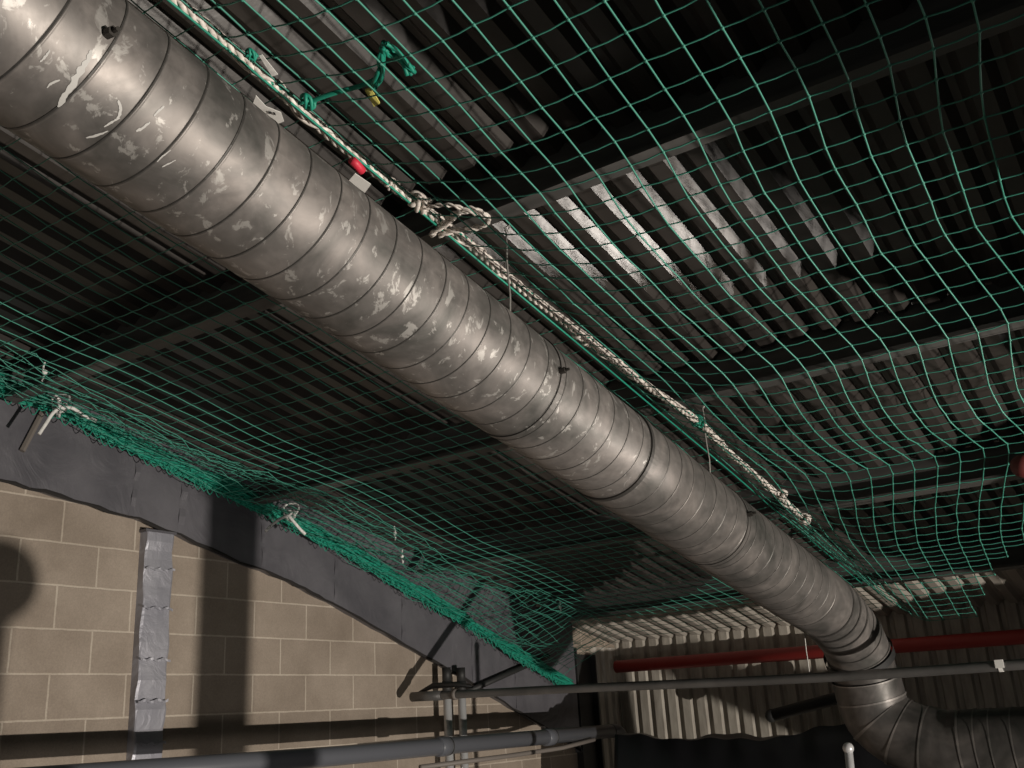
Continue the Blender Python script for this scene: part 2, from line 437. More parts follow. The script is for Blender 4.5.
# joint collars
def ring(s0, s1, r, name, m_, k=64):
    b = MB(); pr = [(s0, r-0.006), (s0, r), (s1, r), (s1, r-0.006)]
    b.grid(lambda i, j: sn(XD + pr[i][1]*math.cos(2*math.pi*j/k), pr[i][0], ND + pr[i][1]*math.sin(2*math.pi*j/k)), 4, k+1)
    return b.build(name, m_, duct)
for c_ in (2.43, 3.98):
    ring(c_-0.014, c_+0.014, RD+0.003, 'joint_collar', M_duct)
    if c_ > 1: ring(c_-0.016, c_-0.013, RD+0.004, 'collar_bead', M_seam); ring(c_+0.013, c_+0.016, RD+0.004, 'collar_bead', M_seam)
ring(3.052, 3.072, RD+0.007, 'joint_collar', M_seam); ring(3.075, 3.11, RD+0.004, 'joint_collar', M_duct)
# dark helical seam line laid in the groove
b = MB(); pts = []
for q in range(int((5.1+0.8)/SP)*36):
    a = 2*math.pi*q/36; s_ = -0.8 + (seam_off+0.8) % SP + SP*q/36 + 0.003
    pts.append(sn(XD + (RD-0.0012)*math.cos(a), s_, ND + (RD-0.0012)*math.sin(a)))
b.tube(pts, 0.0028, 5); b.build('spiral_seam', M_seam, duct)
# screw bolts with tape tabs
def bolt(s_, ang, sc_=1.0):
    a = R(ang); c = sn(XD + (RD+0.012)*math.cos(a), s_, ND + (RD+0.012)*math.sin(a)); nrm = (c - sn(XD, s_, ND)).normalized()
    b = MB(); b.tube([c - nrm*0.012, c + nrm*0.012*sc_], 0.013*sc_, 6); b.tube([c + nrm*0.012*sc_, c + nrm*0.030*sc_], 0.006*sc_, 6)
    b.build('bolt', M_bolt, duct)
bolt(0.70, -10, 0.9); bolt(2.41, 0, 0.8); bolt(3.97, 5, 0.9)

# lower bend of the duct: gored elbows, straight drop, elbow to the right
S_END = 5.15
P_start = sn(XD, S_END, ND)
ctrl = [P_start, sn(XD, 5.55, ND), Vector((XD, 6.10, 0.36)), Vector((XD, 6.26, 0.19)), Vector((XD+0.005, 6.31, 0.02)), Vector((XD+0.03, 6.33, -0.10)),
        Vector((XD+0.15, 6.34, -0.205)), Vector((XD+0.36, 6.34, -0.27)), Vector((XD+0.6, 6.34, -0.285)), Vector((0.9, 6.34, -0.285))]
ax = smooth_path(ctrl, 10)
# cumulative length
cum = [0]
for i in range(1, len(ax)): cum.append(cum[-1] + (ax[i]-ax[i-1]).length)
def axis_at(d):
    for i in range(1, len(ax)):
        if cum[i] >= d:
            t = (d-cum[i-1])/max(1e-9, cum[i]-cum[i-1]); return ax[i-1].lerp(ax[i], t)
    return ax[-1]
def bend_tube(d0, d1, r, name, m_, steps, bead=True, k=56):
    b = MB(); rows = []
    for i in range(steps+1):
        d = d0 + (d1-d0)*i/steps; rows.append((d, r))
    pts = [axis_at(d) for d, _ in rows]; n0 = len(b.v)
    t0 = axis_at(d0+0.02) - axis_at(max(0, d0-0.02)); up = Vector((1, 0, 0.05))
    for i, (d, rr) in enumerate(rows):
        t = (axis_at(min(cum[-1], d+0.03)) - axis_at(max(0, d-0.03))).normalized()
        u = Vector((0, 1, 0.2)) if abs(t.x) > 0.7 else Vector((1, 0, 0))
        u = (Vector((0.6, 0.9, 0.1)) if 0.3 < abs(t.x) <= 0.7 else u)
        u = (u - t*u.dot(t)).normalized()
        rows[i] = (pts[i], t, rr)
    # transport frame
    u = rows[0][1].orthogonal().normalized()
    for (p, t, rr) in rows:
        u = (u - t*u.dot(t)).normalized(); w_ = t.cross(u)
        for j in range(k):
            a = 2*math.pi*j/k; b.v.append(p + (u*math.cos(a)+w_*math.sin(a))*rr)
    for i in range(len(rows)-1):
        for j in range(k):
            a = n0+i*k+j; c = n0+i*k+(j+1)%k; b.f.append((a, c, c+k, a+k))
    return b.build(name, m_, duct, smooth=True)
total = cum[-1]
edges = [0.0, 0.28, 0.40, 0.52, 0.64, 0.78, 0.92, 1.10, 1.22, 1.34, 1.47, 1.62, 1.85]
for a_, c_ in zip(edges[:-1], edges[1:]):
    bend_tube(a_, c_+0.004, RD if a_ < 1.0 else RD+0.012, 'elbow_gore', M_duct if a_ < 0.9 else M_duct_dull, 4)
    bend_tube(c_-0.006, c_+0.006, RD+(0.006 if c_ < 1.05 else 0.016), 'gore_seam', M_seam if a_ < 0.5 else M_duct, 2)
bend_tube(0.93, 0.985, RD+0.018, 'rubber_band', M_band, 3)
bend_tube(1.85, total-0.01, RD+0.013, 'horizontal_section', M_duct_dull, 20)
for d in (1.93, 2.01, 2.12, 2.25, 2.38, 2.5, 2.62): bend_tube(d, d+0.008, RD+0.017, 'gore_seam', M_duct, 1)

# ---------------------------------------------------------------- hanger wires
def wire(p, q, label):
    b = MB(); p = Vector(p); q = Vector(q); pts = [p.lerp(q, t/6) + Vector((0.003*math.sin(t*2), 0, 0)) for t in range(7)]
    b.tube(pts, 0.0035, 6)
    # hook turned round the flange at the top
    b.tube([p + Vector((0.0, 0, 0)), p + Vector((0.012, 0.01, 0.012)), p + Vector((0.0, 0.03, 0.018)), p + Vector((-0.01, 0.03, 0.0))], 0.003, 5)
    tag(b.build('hanger_wire', M_wire, origin=q), label, 'wire', 'wires hanging the duct from the roof')
wire((-1.727, 2.655, roof_z(2.66)-0.215), (-1.727, 2.655, 1.045+0.185+0.03), 'thin hanger wire dropping from the purlin to the duct beside the upper rope')
wire((-1.73, 4.275, roof_z(4.28)-0.215), (-1.73, 4.275, 0.97), 'thin hanger wire from the middle purlin to the duct beyond the joint ring')
wire((-1.885, 5.75, 0.90), (-1.885, 5.75, 0.155), 'thin hanger wire carrying the long scaffold tube near the lower duct bend')

# ---------------------------------------------------------------- nets
def lerp_tab(tab, t):
    if t <= tab[0][0]: return tab[0][1:]
    for i in range(len(tab)-1):
        if tab[i][0] <= t <= tab[i+1][0]:
            u = (t-tab[i][0])/(tab[i+1][0]-tab[i][0]); return tuple(a*(1-u)+b_*u for a, b_ in zip(tab[i][1:], tab[i+1][1:]))
    return tab[-1][1:]
def resample(path, step):
    out = [path[0]]; acc = 0; i = 0; cur = path[0]
    while i < len(path)-1:
        seg = path[i+1]-cur; L_ = seg.length
        if acc + L_ >= step:
            cur = cur + seg*((step-acc)/L_); out.append(cur); acc = 0
        else: acc += L_; i += 1; cur = path[i]
    return out
# right net: taut between the rope and the right, drawn sideways between its ties
WOB = [(-2,0),(1.6,0),(1.9,0.0),(2.2,-0.035),(2.75,-0.055),(3.14,-0.02),(3.34,0.0),(3.55,-0.03),(3.85,-0.055),(4.13,-0.055),(4.5,-0.01),(4.7,-0.06),(5.0,-0.15),(5.35,-0.23),(5.7,-0.27),(6.0,-0.30),(7.5,-0.40)]
def right_path(x0):
    fr = min(1.0, (x0 + 1.86) / 0.75)            # 0 at the rope, 1 in the open net
    amp = fr * (1.0 + 0.6 * max(0.0, min(1.0, (x0 + 0.45) / 0.25)))
    pts = []; s_ = -1.2; end = 6.9 if x0 < -0.8 else (6.7 - (x0 + 0.8) * 2.6 if x0 < -0.35 else 4.75)
    while s_ <= end:
        wx = lerp_tab(WOB, s_)[0]
        if s_ > 4.5: a_ = fr
        else: a_ = amp
        n_ = 2.05 - 0.20 * math.sin(min(1, fr) * math.pi / 2) - 0.02 * fr * math.sin(s_ * 3.9) + wx * 0.25 * fr
        pts.append(sn(x0 + wx * a_, s_, n_)); s_ += 0.1
    return smooth_path(pts, 3)
def net_mesh(strands, r, name_net, parent, jitter=0.0025, knot=0.006, sides=5, step=0.1):
    """strands: list of lists of node points (aligned lengthwise)"""
    b = MB(); kb = MB(); rows = strands
    nmax = max(len(s_) for s_ in rows)
    J = [[p + Vector([random.gauss(0, jitter*0.5) for _ in range(3)]) for p in s_] for s_ in rows]
    for s_ in J:
        # slight zigzag at each knot, the way tensioned mesh pulls
        pts = []
        for i, p in enumerate(s_):
            pts.append(p)
        b.tube(pts, r, sides, caps=False)
    for i in range(len(J)-1):
        pass
    for k in range(nmax):
        pts = [s_[k] for s_ in J if k < len(s_)]
        if len(pts) > 1:
            full = []
            for i in range(len(pts)-1):
                full.append(pts[i]); mid = (pts[i]+pts[i+1])/2 + Vector((0, 0, -0.0035)); full.append(mid)
            full.append(pts[-1]); b.tube(full, r*0.86, sides, caps=False)
    for s_ in J:
        for p in s_: kb.ball(p, knot, 5, 4)
    b.build(name_net, M_net, parent, smooth=True); kb.build('knots', M_net, parent, smooth=True)

rnet = empty('safety_net', sn(-0.9, 3.0, 1.9))
tag(rnet, 'green square-mesh safety net sagging under the roof right of the duct', 'safety net')
strands = []
NX = 24
for i in range(NX+1):
    x = -1.84 + i * 0.1015
    nodes_ = resample(right_path(x), 0.1015)
    strands.append(nodes_)
# trim lengths so cross cords join like-numbered nodes
net_mesh(strands, 0.0028, 'netting', rnet)
# border cord along the rope and along the far end
b = MB(); b.tube([p + Vector((-0.02, 0, -0.01)) for p in strands[0]], 0.0038, 6)
b.build('border_cord', M_netdark, rnet, smooth=True)

# left net, from the rope to the rafter
lnet = empty('safety_net', sn(-3.2, 3.0, 2.1))
tag(lnet, 'green safety net stretched between the duct and the grey rafter on the left', 'safety net')
def edge_line(s_):   # where the net is tied along the rafter face (x, y, z)
    y = s_*CT + 0.35
    tab = [(-2.0, 2.55), (2.55, 1.755), (2.94, 1.70), (3.32, 1.595), (4.12, 1.425), (5.02, 1.195), (6.10, 0.86), (6.88, 0.61), (7.78, 0.315), (9.0, -0.05)]
    return Vector((-4.77, y, lerp_tab(tab, y)[0]))
strands = []
NL = 27
for i in range(NL+1):
    u = i/NL; pts = []
    for q in range(0, 60):
        s_ = -1.2 + q*0.15
        if s_ > 7.9: break
        A = sn(-1.90, s_, 2.045); B_ = edge_line(s_)
        x = A.x*(1-u)+B_.x*u
        # n height: level with the purlins, falling near the wall
        zA = A.z; nB = B_
        ue = max(0.0, (u-0.78)/0.22)
        base = sn(x, s_, 2.085 + 0.015*math.sin(s_*2.1) - 0.02*math.sin(math.pi*u))
        P = base.lerp(Vector((x, base.y*(1-u)+B_.y*u, B_.z)), ue**1.3)
        sag = 0.035*math.sin(math.pi*u)*(0.5+0.5*math.cos(s_*3.9))
        P.z -= sag; pts.append(P)
    strands.append(resample(smooth_path(pts, 3), 0.104))
net_mesh(strands, 0.0023, 'netting', lnet, knot=0.0045)
# slack second layer gathered near the wall
strands = []
for i in range(9):
    u = i/8; pts = []
    for q in range(0, 60):
        s_ = -1.2 + q*0.15
        if s_ > 7.3: break
        B_ = edge_line(s_)
        x = -4.02*(1-u) + B_.x*u + 0.02*math.sin(s_*3+i)
        base = sn(x, s_, 2.04)
        P = base.lerp(Vector((x, B_.y, B_.z)), u**0.8); P.z -= 0.05 + 0.05*math.sin(s_*2.7+i*0.5)*(1-u) + 0.02*math.sin(s_*9+i)
        pts.append(P)
    strands.append(resample(smooth_path(pts, 3), 0.06))
net_mesh(strands, 0.0021, 'slack_netting', lnet, knot=0.0038, jitter=0.012)
# gathered green roll of net along the rafter
b = MB()
for k in range(30):
    a = random.uniform(0, 2*math.pi); rr = 0.055*math.sqrt(random.random()); ph = random.uniform(0, 6.28); fr = random.uniform(3, 9); tw = random.uniform(0.8, 2.2)
    pts = []
    s_ = -0.8
    while s_ < 7.75:
        c = edge_line(s_); an = a + tw*s_
        pin = 1.0 - 0.45*max(math.exp(-((c.y-2.86)/0.16)**2), math.exp(-((c.y-4.48)/0.16)**2), math.exp(-((c.y-6.6)/0.2)**2))
        pts.append(c + Vector((rr*math.cos(an)*0.6*pin + 0.008*math.sin(s_*fr*3+ph), 0.01*math.sin(s_*fr*2), (rr*math.sin(an)+0.012*math.sin(s_*fr+ph))*pin)))
        s_ += 0.05
    b.tube(pts, random.uniform(0.004, 0.0075), 5)
# little loops of mesh hanging below the roll
s_ = -0.5
while s_ < 7.6:
    c = edge_line(s_); d = random.uniform(0.03, 0.07)
    b.tube(smooth_path([c + Vector((0.02, -0.04, -0.02)), c + Vector((0.03, 0, -0.035-d)), c + Vector((0.02, 0.05, -0.02))], 4), 0.0028, 5)
    s_ += random.uniform(0.035, 0.07)
b.build('gathered_edge', M_netdark, lnet, smooth=True)

# ---------------------------------------------------------------- ropes
def rope(path, r, strands_n, twist, mats, name, parent, rough_=0.004):
    pth = resample(smooth_path(path, 8), 0.012)
    for k in range(strands_n):
        b = MB(); pts = []
        u = None
        for i, p in enumerate(pth):
            t = (pth[min(i+1, len(pth)-1)] - pth[max(i-1, 0)]).normalized()
            if u is None: u = t.orthogonal().normalized()
            u = (u - t*u.dot(t)).normalized(); w_ = t.cross(u)
            a = 2*math.pi*k/strands_n + i*0.012*twist
            pts.append(p + (u*math.cos(a)+w_*math.sin(a))*r)
        b.tube(pts, r*(0.95 if strands_n > 2 else 0.8), 6)
        b.build(name, mats[k % len(mats)], parent, smooth=True)
XR = -1.865
lace = empty('lacing_rope', sn(XR, 2.0, 2.06))
tag(lace, 'dusty white braided rope lacing the two nets together above the duct', 'rope')
main = [sn(XR+0.03, -0.6, 2.04), sn(XR-0.0, 0.0, 2.05), sn(XR+0.02, 0.5, 2.045), sn(XR+0.01, 0.9, 2.05), sn(XR, 1.25, 2.05), sn(XR-0.01, 1.6, 2.05), sn(XR+0.0, 1.9, 2.05), sn(XR+0.02, 2.2, 2.05), sn(XR+0.02, 2.6, 2.05),
        sn(XR+0.04, 3.0, 2.05), sn(XR+0.06, 3.5, 2.05), sn(XR+0.10, 3.98, 2.05), sn(XR+0.09, 4.4, 2.04), sn(XR+0.10, 4.9, 2.03), sn(XR+0.12, 5.3, 2.0)]
rope(main, 0.0095, 3, 60, [M_rope, M_rope, M_rope], 'strand', lace)
# second run spiralling loosely round the first
b = MB(); pts = []
pm = resample(smooth_path(main, 8), 0.01)
for i, p in enumerate(pm):
    a = i*0.01*26; rr = 0.016 + 0.006*math.sin(i*0.07)
    pts.append(p + Vector((math.cos(a)*rr, 0, math.sin(a)*rr*0.7)))
b.tube(pts, 0.0068, 6); b.build('lashing', M_rope, lace, smooth=True)
b = MB(); pts = []
for i, p in enumerate(pm):
    a = i*0.01*15 + 1.7; rr = 0.013
    pts.append(p + Vector((math.cos(a)*rr, 0, math.sin(a)*rr*0.7)))
b.tube(pts, 0.004, 6); b.build('green_lashing', M_netdark, lace, smooth=True)
# knots
def knot(c, size, parent, m_, name='knot', n=26, seed=1):
    rnd = random.Random(seed); b = MB(); c = Vector(c); pts = []
    for i in range(n):
        a = i*1.05; e = math.sin(i*0.77)
        pts.append(c + Vector((math.cos(a)*size*(0.7+0.3*e), math.sin(a*0.8+1)*size, math.sin(a)*size*0.7)) + Vector([rnd.gauss(0, size*0.08) for _ in range(3)]))
    b.tube(smooth_path(pts, 4), size*0.27, 6); return b.build(name, m_, parent, smooth=True)
knot(sn(XR+0.02, 1.98, 2.05), 0.030, lace, M_rope, seed=2)
knot(sn(XR+0.0, 1.86, 2.05), 0.020, lace, M_rope, seed=3)
knot(sn(XR+0.03, 3.0, 2.05), 0.024, lace, M_rope, seed=4)
knot(sn(XR+0.03, 3.07, 2.05), 0.020, lace, M_rope, seed=5)
knot(sn(XR+0.10, 3.98, 2.05), 0.030, lace, M_netdark, seed=6)
knot(sn(XR+0.12, 5.0, 2.03), 0.030, lace, M_rope, seed=7)
knot(sn(XR+0.12, 5.35, 2.0), 0.032, lace, M_rope, seed=8)
knot(sn(XR+0.0, 0.60, 2.05), 0.022, lace, M_rope, seed=9)
# bow loops
def px(u, v, n_):   # point on the slope-parallel plane of height n seen from the standpoint
    d = M.transposed() @ Vector(((u-512)/F, (v-384)/F, 1)); nn = Vector((0, ST, CT)); return d * (n_ / d.dot(nn))
lp = [px(*p, 2.03) for p in ((432,236),(450,216),(468,208),(483,213),(489,219),(484,225),(462,229),(440,232))]
rope(lp, 0.0055, 2, 90, [M_rope], 'loop', lace)
lp = [px(*p, 2.02) for p in ((430,234),(447,224),(462,212),(480,214),(488,221),(478,228),(455,231),(436,237))]
rope(lp, 0.0055, 2, 90, [M_rope], 'loop', lace)
lp = [px(*p, 2.03) for p in ((425,208),(440,205),(455,206),(470,212),(478,215))]
rope(lp, 0.005, 2, 90, [M_rope], 'rope_tail', lace)
# red tape and labels
b = MB(); b.tube([px(352,160,2.02), px(357,165,2.02), px(362,171,2.02)], 0.0145, 10); b.build('red_tape', M_red, lace, smooth=True)
def tagplate(pxs, n_, name, m_, parent, t=0.002):
    b = MB(); P = [px(*p, n_) for p in pxs]; nn = Vector((0, -ST*0.3, -1)).normalized()
    k = len(P); b.v = P + [p + nn*t for p in P]
    b.f = [tuple(range(k)), tuple(reversed(range(k, 2*k)))] + [(i, i+k, (i+1)%k+k, (i+1)%k) for i in range(k)]
    return b.build(name, m_, parent)
lab = empty('paper_label', px(357, 184, 1.99))
tag(lab, 'small square white label hanging from the rope below the red tape', 'label')
tagplate([(355,173),(371,184),(360,199),(343,187)], 1.99, 'label_card', M_label, lab)
tagplate([(349,188),(351,188.5),(354,192.5),(352,193)], 1.985, 'print_mark', M_ink, lab, 0.001)
lab = empty('torn_label', px(270, 108, 1.99))
tag(lab, 'torn white label tied to the rope beside the upper edge of the duct', 'label')
tagplate([(256,95),(266,106),(281,112),(284,121),(276,124),(266,113),(253,103)], 1.99, 'label_card', M_label, lab)
tagplate([(268,111),(271,111.5),(272,114),(269,113.5)], 1.985, 'print_mark', M_ink, lab, 0.001)
tagplate([(273,112),(275,112.5),(276,115),(274,114.5)], 1.985, 'print_mark', M_ink, lab, 0.001)
lab = tagplate([(259,55),(262,54),(278,74),(272,76)], 1.99, 'cable_tie', M_tie, None)
tag(lab, 'white plastic cable tie tail poking from the rope near the top of the photo', 'cable tie')

# green clump with tape tag, top centre
cl = empty('green_net_knot', px(385, 65, 1.97)); tag(cl, 'dark green cord tangle knotted to the net at the top, left of centre', 'knot')
rnd = random.Random(5)
for k in range(9):
    b = MB(); base = [(372,88),(378,75),(383,60),(386,45)] if k % 2 else [(384,46),(393,52),(402,58),(411,72)]
    pts = [px(u+rnd.uniform(-4,4), v+rnd.uniform(-4,4), 1.96+rnd.uniform(-0.02,0.02)) for u, v in base]
    b.tube(smooth_path(pts, 5), 0.0062, 6); b.build('cord', M_netdark, cl, smooth=True)
b = MB(); b.tube(smooth_path([px(*p, 1.98) for p in ((305,104),(325,96),(345,90),(360,86),(374,80))], 5), 0.0075, 6); b.build('cord', M_netdark, cl, smooth=True)
knot(px(307, 102, 1.98), 0.020, cl, M_netdark, seed=12)
knot(px(251, 55, 1.98), 0.014, cl, M_netdark, seed=13)
yt = tagplate([(365,89),(371,87),(380,102),(374,105)], 1.955, 'yellow_tag', M_yellow, None, 0.006)
tag(yt, 'small yellow tape tag hanging under the green cord tangle', 'tag')

# white ties on the rafter
def xpt(u, v, X):
    d = M.transposed() @ Vector(((u-512)/F, (v-384)/F, 1)); return d * (X / d.x)
b = MB(); b.tube([xpt(44, 409, XF+0.016), xpt(33, 430, XF+0.014), xpt(22, 451, XF+0.013)], 0.016, 6); b.build('cleat_strap', M_rusty, raf)
def tie(label, knot_px, tails, X=-4.68):
    c = xpt(*knot_px, X); t = empty('rope_tie', c); tag(t, label, 'rope tie', 'white rope ties on the rafter')
    knot(c, 0.026, t, M_tie, seed=int(knot_px[0]))
    b = MB(); b.tube([c + Vector((0.0+0.06*math.cos(a), 0.02*math.sin(2*a), 0.06*math.sin(a)+0.01)) for a in [2*math.pi*i/16 for i in range(17)]], 0.007, 6)
    b.build('lashing_loop', M_tie, t, smooth=True)
    for tl in tails:
        b = MB(); b.tube(smooth_path([xpt(*p, X + 0.13) for p in tl], 6), 0.0095, 8); b.build('rope_tail', M_tie, t, smooth=True)
tie('white rope tie with two long tails at the left end of the green roll', (60, 407), [[(61,407),(53,413),(45,425),(39,434)], [(60,408),(72,408),(83,415),(96,421)], [(60,408),(59,400),(57,398)]])
tie('white rope tie with splayed tails over the middle of the grey rafter', (291, 514), [[(290,515),(282,518),(273,524),(266,531)], [(289,516),(294,522),(300,529),(305,534)]])
for (u, v, lb) in ((45, 372, 'scrap of white string in the left net above the first rope tie'), (395, 533, 'short white string end caught in the net over the rafter'),
                   (402, 556, 'short white string end just above the green roll, middle of rafter'), (560, 607, 'white string end in the net near the far end of the rafter')):
    c = xpt(u, v, -4.35); b = MB(); rn = random.Random(u)
    pts = [c + Vector((0, rn.uniform(-0.012, 0.012), 0.05 - 0.02*i + rn.uniform(-0.004, 0.004))) for i in range(6)]
    b.tube(smooth_path(pts, 4), 0.005, 6); b.ball(c, 0.013, 8, 6)
    tag(b.build('string_end', M_tie, origin=c, smooth=True), lb, 'string', 'white string ends in the left net')

# red ball caught in the net at the right edge
b = MB(); pb = px(1023, 466, 1.80); b.ball(pb, 0.052, 28, 18); o = b.build('red_ball', M_redball, origin=pb, smooth=True)
tag(o, 'dull red ball resting in the sagging net at the right edge', 'ball')
# bright offcut leaning above the net at top right
# ---------------------------------------------------------------- pipes and tubes low down
# long scaffold tube
YT = 5.75; k_ = 5.5/5.2
tp = [(-4.75, YT, 0.193), (-3.55, YT, 0.170), (-2.18, YT, 0.134), (-1.51, YT, 0.123), (-0.79, YT, 0.121), (0.9, YT, 0.125)]
tb = empty('scaffold_tube', tp[0]); tag(tb, 'long thin grey scaffold tube passing level in front of the duct bend', 'scaffold tube')
b = MB(); b.tube(smooth_path(tp, 6), 0.027, 18); b.build('tube', M_tube, tb, smooth=True)
b = MB(); b.tube([(-4.77, YT, 0.194), (-4.50, YT, 0.188)], 0.033, 18); b.build('end_sleeve', M_tube, tb, smooth=True)
b = MB(); b.tube([(-4.40, YT, 0.187), (-4.37, YT, 0.187)], 0.036, 18); b.build('sleeve_ring', M_rusty, tb, smooth=True)
b = MB(); b.tube([(-4.76, YT+0.03, 0.21), (-4.62, YT+0.05, 0.26), (-4.4, YT+0.04, 0.255), (-4.25, YT+0.02, 0.23)], [0.008, 0.02, 0.02, 0.008], 8); b.build('tape_flap', M_dark, tb, smooth=True)
b = MB(); b.tube([(-0.91, YT, 0.121), (-0.89, YT, 0.121)], 0.031, 12); b.box((-0.92, YT-0.036, 0.11), (-0.88, YT-0.024, 0.15)); b.build('cream_clip', M_label, tb)
# knee brace
b = MB(); p0 = xpt(462, 694, -4.815); p1 = xpt(548, 656, -4.815)
b.tube([p0, p1], 0.022, 14); o = b.build('brace_tube', M_dark, origin=p0, smooth=True); tag(o, 'dark diagonal brace rising from the tube end to the green net roll', 'brace')
# two bright uprights
for (yy, lb) in ((6.17, 'left of the two bright steel uprights under the rafter'), (6.35, 'right of the two bright steel uprights under the rafter')):
    t = empty('steel_upright', (-4.78, yy, FLOOR)); tag(t, lb, 'upright', 'pair of bright uprights')
    b = MB(); b.tube([(-4.78, yy, FLOOR), (-4.78, yy, 0.395)], 0.031, 18); b.build('tube', M_shiny, t, smooth=True)
    b = MB(); b.tube([(-4.78, yy, 0.22), (-4.78, yy, 0.30)], 0.036, 18); b.build('tube_cap', M_dark, t, smooth=True)
    b = MB(); b.tube([(-4.78, yy, 0.30), (-4.78, yy, 0.40)], 0.0335, 18); b.build('dark_sleeve', M_dark, t, smooth=True)
# grey drain pipe along the wall
XP = -4.28
dp = empty('drain_pipe', (XP, 3.0, -0.135)); tag(dp, 'thick grey plastic pipe running level along the bottom of the block wall', 'pipe')
b = MB(); b.tube([(XP, 1.0, -0.120), (XP, 4.5, -0.140), (XP, 7.72, -0.135)], 0.054, 24); b.build('pipe', M_pvc, dp, smooth=True)
b = MB(); b.tube(smooth_path([(XP, 7.72, -0.135), (XP, 7.83, -0.14), (XP, 7.9, -0.19), (XP, 7.92, -0.3), (XP, 7.92, -1.2)], 5), 0.055, 24); b.build('end_bend', M_pvc, dp, smooth=True)
for yy in (5.45, 6.75):
    b = MB(); b.tube([(XP, yy-0.05, -0.14), (XP, yy-0.045, -0.14), (XP, yy+0.045, -0.14), (XP, yy+0.05, -0.14)], [0.056, 0.062, 0.062, 0.056], 24); b.build('socket', M_pvc, dp, smooth=True)
    b = MB(); b.tube([(XP, yy+0.052, -0.14), (XP, yy+0.062, -0.14)], 0.060, 24); b.build('black_seal', M_band, dp, smooth=True)
b = MB(); b.tube([(XP+0.02, 5.2, -0.25), (XP+0.02, 6.2, -0.24), (XP+0.02, 6.9, -0.225), (XP+0.08, 7.3, -0.185)], 0.016, 12)
tag(b.build('conduit', M_rusty, origin=(XP, 5.5, -0.24), smooth=True), 'thin brown conduit hugging the underside of the thick grey pipe', 'conduit')

# red eaves tube
b = MB(); b.tube([(-4.80, 8.88, 0.43), (-1.0, 8.88, 0.39), (3.0, 8.88, 0.38)], 0.058, 20)
tag(b.build('red_eaves_tube', M_redpaint, origin=(-4.80, 8.88, 0.43), smooth=True), 'dull red tube along the eaves at the top of the ribbed far wall', 'tube')

# black sheeting heap against the far wall
def heap(name, x0, x1, y0, y1, ztop, label, seed):
    rn = random.Random(seed); b = MB(); nx, ny = 70, 26
    ph = [rn.uniform(0, 6.28) for _ in range(8)]
    def f(i, j):
        u = i/(nx-1); v = j/(ny-1); x = x0+(x1-x0)*u; y = y0+(y1-y0)*v
        edge = min(1, min(v, 1-v)*9, min(u, 1-u)*14)
        z = ztop + 0.025*math.sin(x*3.1+ph[0])+0.018*math.sin(x*7.3+y*2+ph[1])+0.012*math.sin(y*11+x*5+ph[2])+0.008*math.sin(x*23+y*9+ph[3])
        z = (FLOOR+0.0)*(1-edge**0.35) + z*edge**0.35
        return (x, y + 0.02*math.sin(x*9+z*3), z)
    b.grid(f, nx, ny)
    o = b.build(name, M_black, origin=((x0+x1)/2, y0, FLOOR), smooth=True)
    tag(o, label, 'plastic sheeting')
heap('black_sheeting', -4.2, -1.7, 7.25, 7.7, -0.20, 'black plastic sheeting draped in a long heap before the far wall', 3)
b = MB(); b.tube([(-1.72, 5.7, -0.25), (-1.74, 5.7, -0.6), (-1.74, 5.7, FLOOR)], 0.022, 12); b.ball((-1.72, 5.7, -0.245), 0.03, 12, 8)
tag(b.build('thin_upright', M_shiny, origin=(-1.74, 5.7, FLOOR), smooth=True), 'thin steel upright just left of the lower duct bend, before the black sheeting', 'upright')
# dark diagonal boom beyond the duct
p0 = Vector((-3.2, 8.6, -0.09)); p1 = Vector((-2.3, 8.6, 0.08))
b = MB(); b.tube([p0, p1], 0.05, 16); b.ball(p0, 0.055, 14, 8)
tag(b.build('dark_boom', M_dark, origin=p0, smooth=True), 'dark slanting bar behind the lower duct, before the far wall', 'bar')

# ---------------------------------------------------------------- unseen things added between lamp and wall to cast the wall shadows
def lightline(P, x):   # point at plane x on the ray from lamp to wall point P
    P = Vector(P); d = P - LAMP; return LAMP + d * ((x - LAMP.x)/d.x)
q = lightline((XW, 4.17, 1.50), 1.5)
post = empty('shadow_post', (q.x, q.y, FLOOR)); tag(post, 'square steel prop added unseen right of the camera to shadow the wall', 'post')
b = MB(); b.box((q.x-0.09, q.y-0.10, FLOOR), (q.x+0.09, q.y+0.10, q.z)); b.build('shaft', M_tube, post)
b = MB(); b.box((q.x-0.12, q.y-0.13, q.z), (q.x+0.12, q.y+0.13, q.z+0.02)); b.build('head_plate', M_tube, post)
q = lightline((XW, 2.72, 0.80), 1.2)
st = empty('shadow_stand', (q.x, q.y, FLOOR)); tag(st, 'tall pole with a round head added unseen right of the camera to shadow the wall', 'shadow stand')  # ball-topped pole added to cast the head-shaped shadow on the wall
b = MB(); b.tube([(q.x, q.y, FLOOR), (q.x, q.y, q.z)], 0.05, 16); b.build('pole', M_dark, st, smooth=True)
b = MB(); b.ball((q.x, q.y, q.z), 0.13, 24, 16, (1, 1, 0.9)); b.build('round_head', M_dark, st, smooth=True)

# unseen sheet added off right, shading the far wall beyond the lit corner
def sheet_pt(u, v, X=1.6):
    d = M.transposed() @ Vector(((u-512)/F, (v-384)/F, 1)); P = d * (YE / d.y); return lightline(P, X)
P = [sheet_pt(*q) for q in ((640,655),(690,690),(792,734),(900,790),(1250,790),(1250,560),(845,560),(835,668),(735,668),(700,640))]
b = MB(); k = len(P); b.v = P + [p + Vector((0.018, 0, 0)) for p in P]
b.f = [tuple(range(k)), tuple(reversed(range(k, 2*k)))] + [(i, (i+1)%k, (i+1)%k+k, i+k) for i in range(k)]
o = b.build('shade_sheet', M_black, origin=P[0]); tag(o, 'dark sheet added out of view right of the camera to shade the far wall', 'sheet')

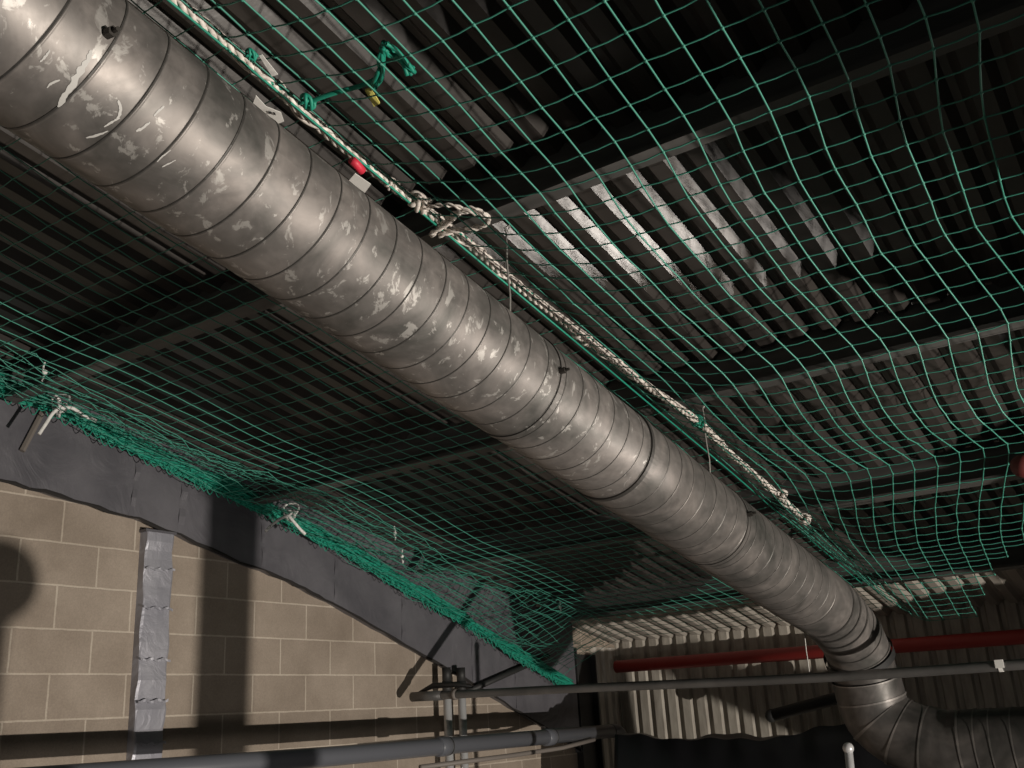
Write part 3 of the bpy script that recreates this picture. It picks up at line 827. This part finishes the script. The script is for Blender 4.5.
# ribbed cream panel lining the corner of the block wall next to the eaves
prof3 = []; y_ = 8.60
while y_ < YE - 0.02:
    prof3 += [(y_, 0), (y_+0.06, 0), (y_+0.08, 0.022), (y_+0.12, 0.022)]; y_ += 0.147
b = MB(); b.grid(lambda i, j: (XW + 0.004 + prof3[j][1], prof3[j][0], (FLOOR, roof_z(YE) - 0.05)[i]), 2, len(prof3))
o = b.build('trim_1', M_clad); tag(o, kind='structure')
sol = o.modifiers.new('thick', 'SOLIDIFY'); sol.thickness = 0.002; sol.offset = 0
# unseen curtain added right of the view, keeping the lamps off the roof there
XC = 1.42; b = MB()
def bot(y): return 0.56 + 0.03*math.sin(y*5) if y < 4.8 else (0.56 - (y-4.8)*1.5 if y < 5.3 else -0.19 + 0.03*math.sin(y*5))
b.grid(lambda i, j: (XC + 0.03*math.sin(i*0.7) + 0.012*math.sin(i*2.3+j), -2.4 + i*0.0945, bot(-2.4+i*0.0945)*(1-j/8) + (roof_z(-2.4+i*0.0945)-0.24)*(j/8)), 120, 9)
o = b.build('shade_curtain', M_black, origin=(XC, 3.0, 1.6), smooth=True); m_ = o.modifiers.new('t', 'SOLIDIFY'); m_.thickness = 0.002
tag(o, 'long black curtain added out of view to the right, blocking lamps from the roof', 'curtain')

# dried white paint smears on the near end of the duct
def on_duct(u, v, r=RD+0.0012):
    d = M.transposed() @ Vector(((u-512)/F, (v-384)/F, 1)); a = (d.x, d.dot(Vector((0, ST, CT)))); c = (XD, ND)
    A_ = a[0]**2+a[1]**2; B_ = -2*(a[0]*c[0]+a[1]*c[1]); C_ = c[0]**2+c[1]**2-r*r
    return d * ((-B_-math.sqrt(max(B_*B_-4*A_*C_, 0)))/(2*A_))
M_paint = mat('dried_white_paint', (0.50, 0.49, 0.47), 0.6)
rn = random.Random(21)
strokes = [([(91,50),(88,60),(80,72),(72,85),(64,98),(58,107)], 4.5), ([(120,118),(112,122),(104,127)], 1.3), ([(108,131),(98,135),(86,138)], 1.3), ([(150,122),(143,128),(136,131)], 1.8), ([(118,100),(121,110),(117,119)], 2.0),
           ([(171,150),(163,156),(157,162)], 1.0), ([(154,116),(160,110),(164,106)], 1.6), ([(50,50),(45,57),(40,62)], 1.5), ([(176,160),(168,164),(162,167)], 0.9), ([(60,80),(52,83),(47,88)], 1.4)]
for pl, wd in strokes:
    pl = smooth_path([Vector((a, c, 0)) for a, c in pl], 5); b = MB(); N_ = len(pl); rows = []
    for i, p in enumerate(pl):
        t = (pl[min(i+1, N_-1)]-pl[max(i-1, 0)]).normalized(); q = Vector((-t.y, t.x, 0)); e = wd*math.sin(math.pi*(i+0.4)/(N_))**0.5
        w1 = e*rn.uniform(0.45, 1.1); w2 = e*rn.uniform(0.45, 1.1)
        rows.append([on_duct(p.x+q.x*w1, p.y+q.y*w1), on_duct(p.x, p.y), on_duct(p.x-q.x*w2, p.y-q.y*w2)])
    b.grid(lambda i, j: rows[i][j], N_, 3); b.build('paint_smear', M_paint, duct)
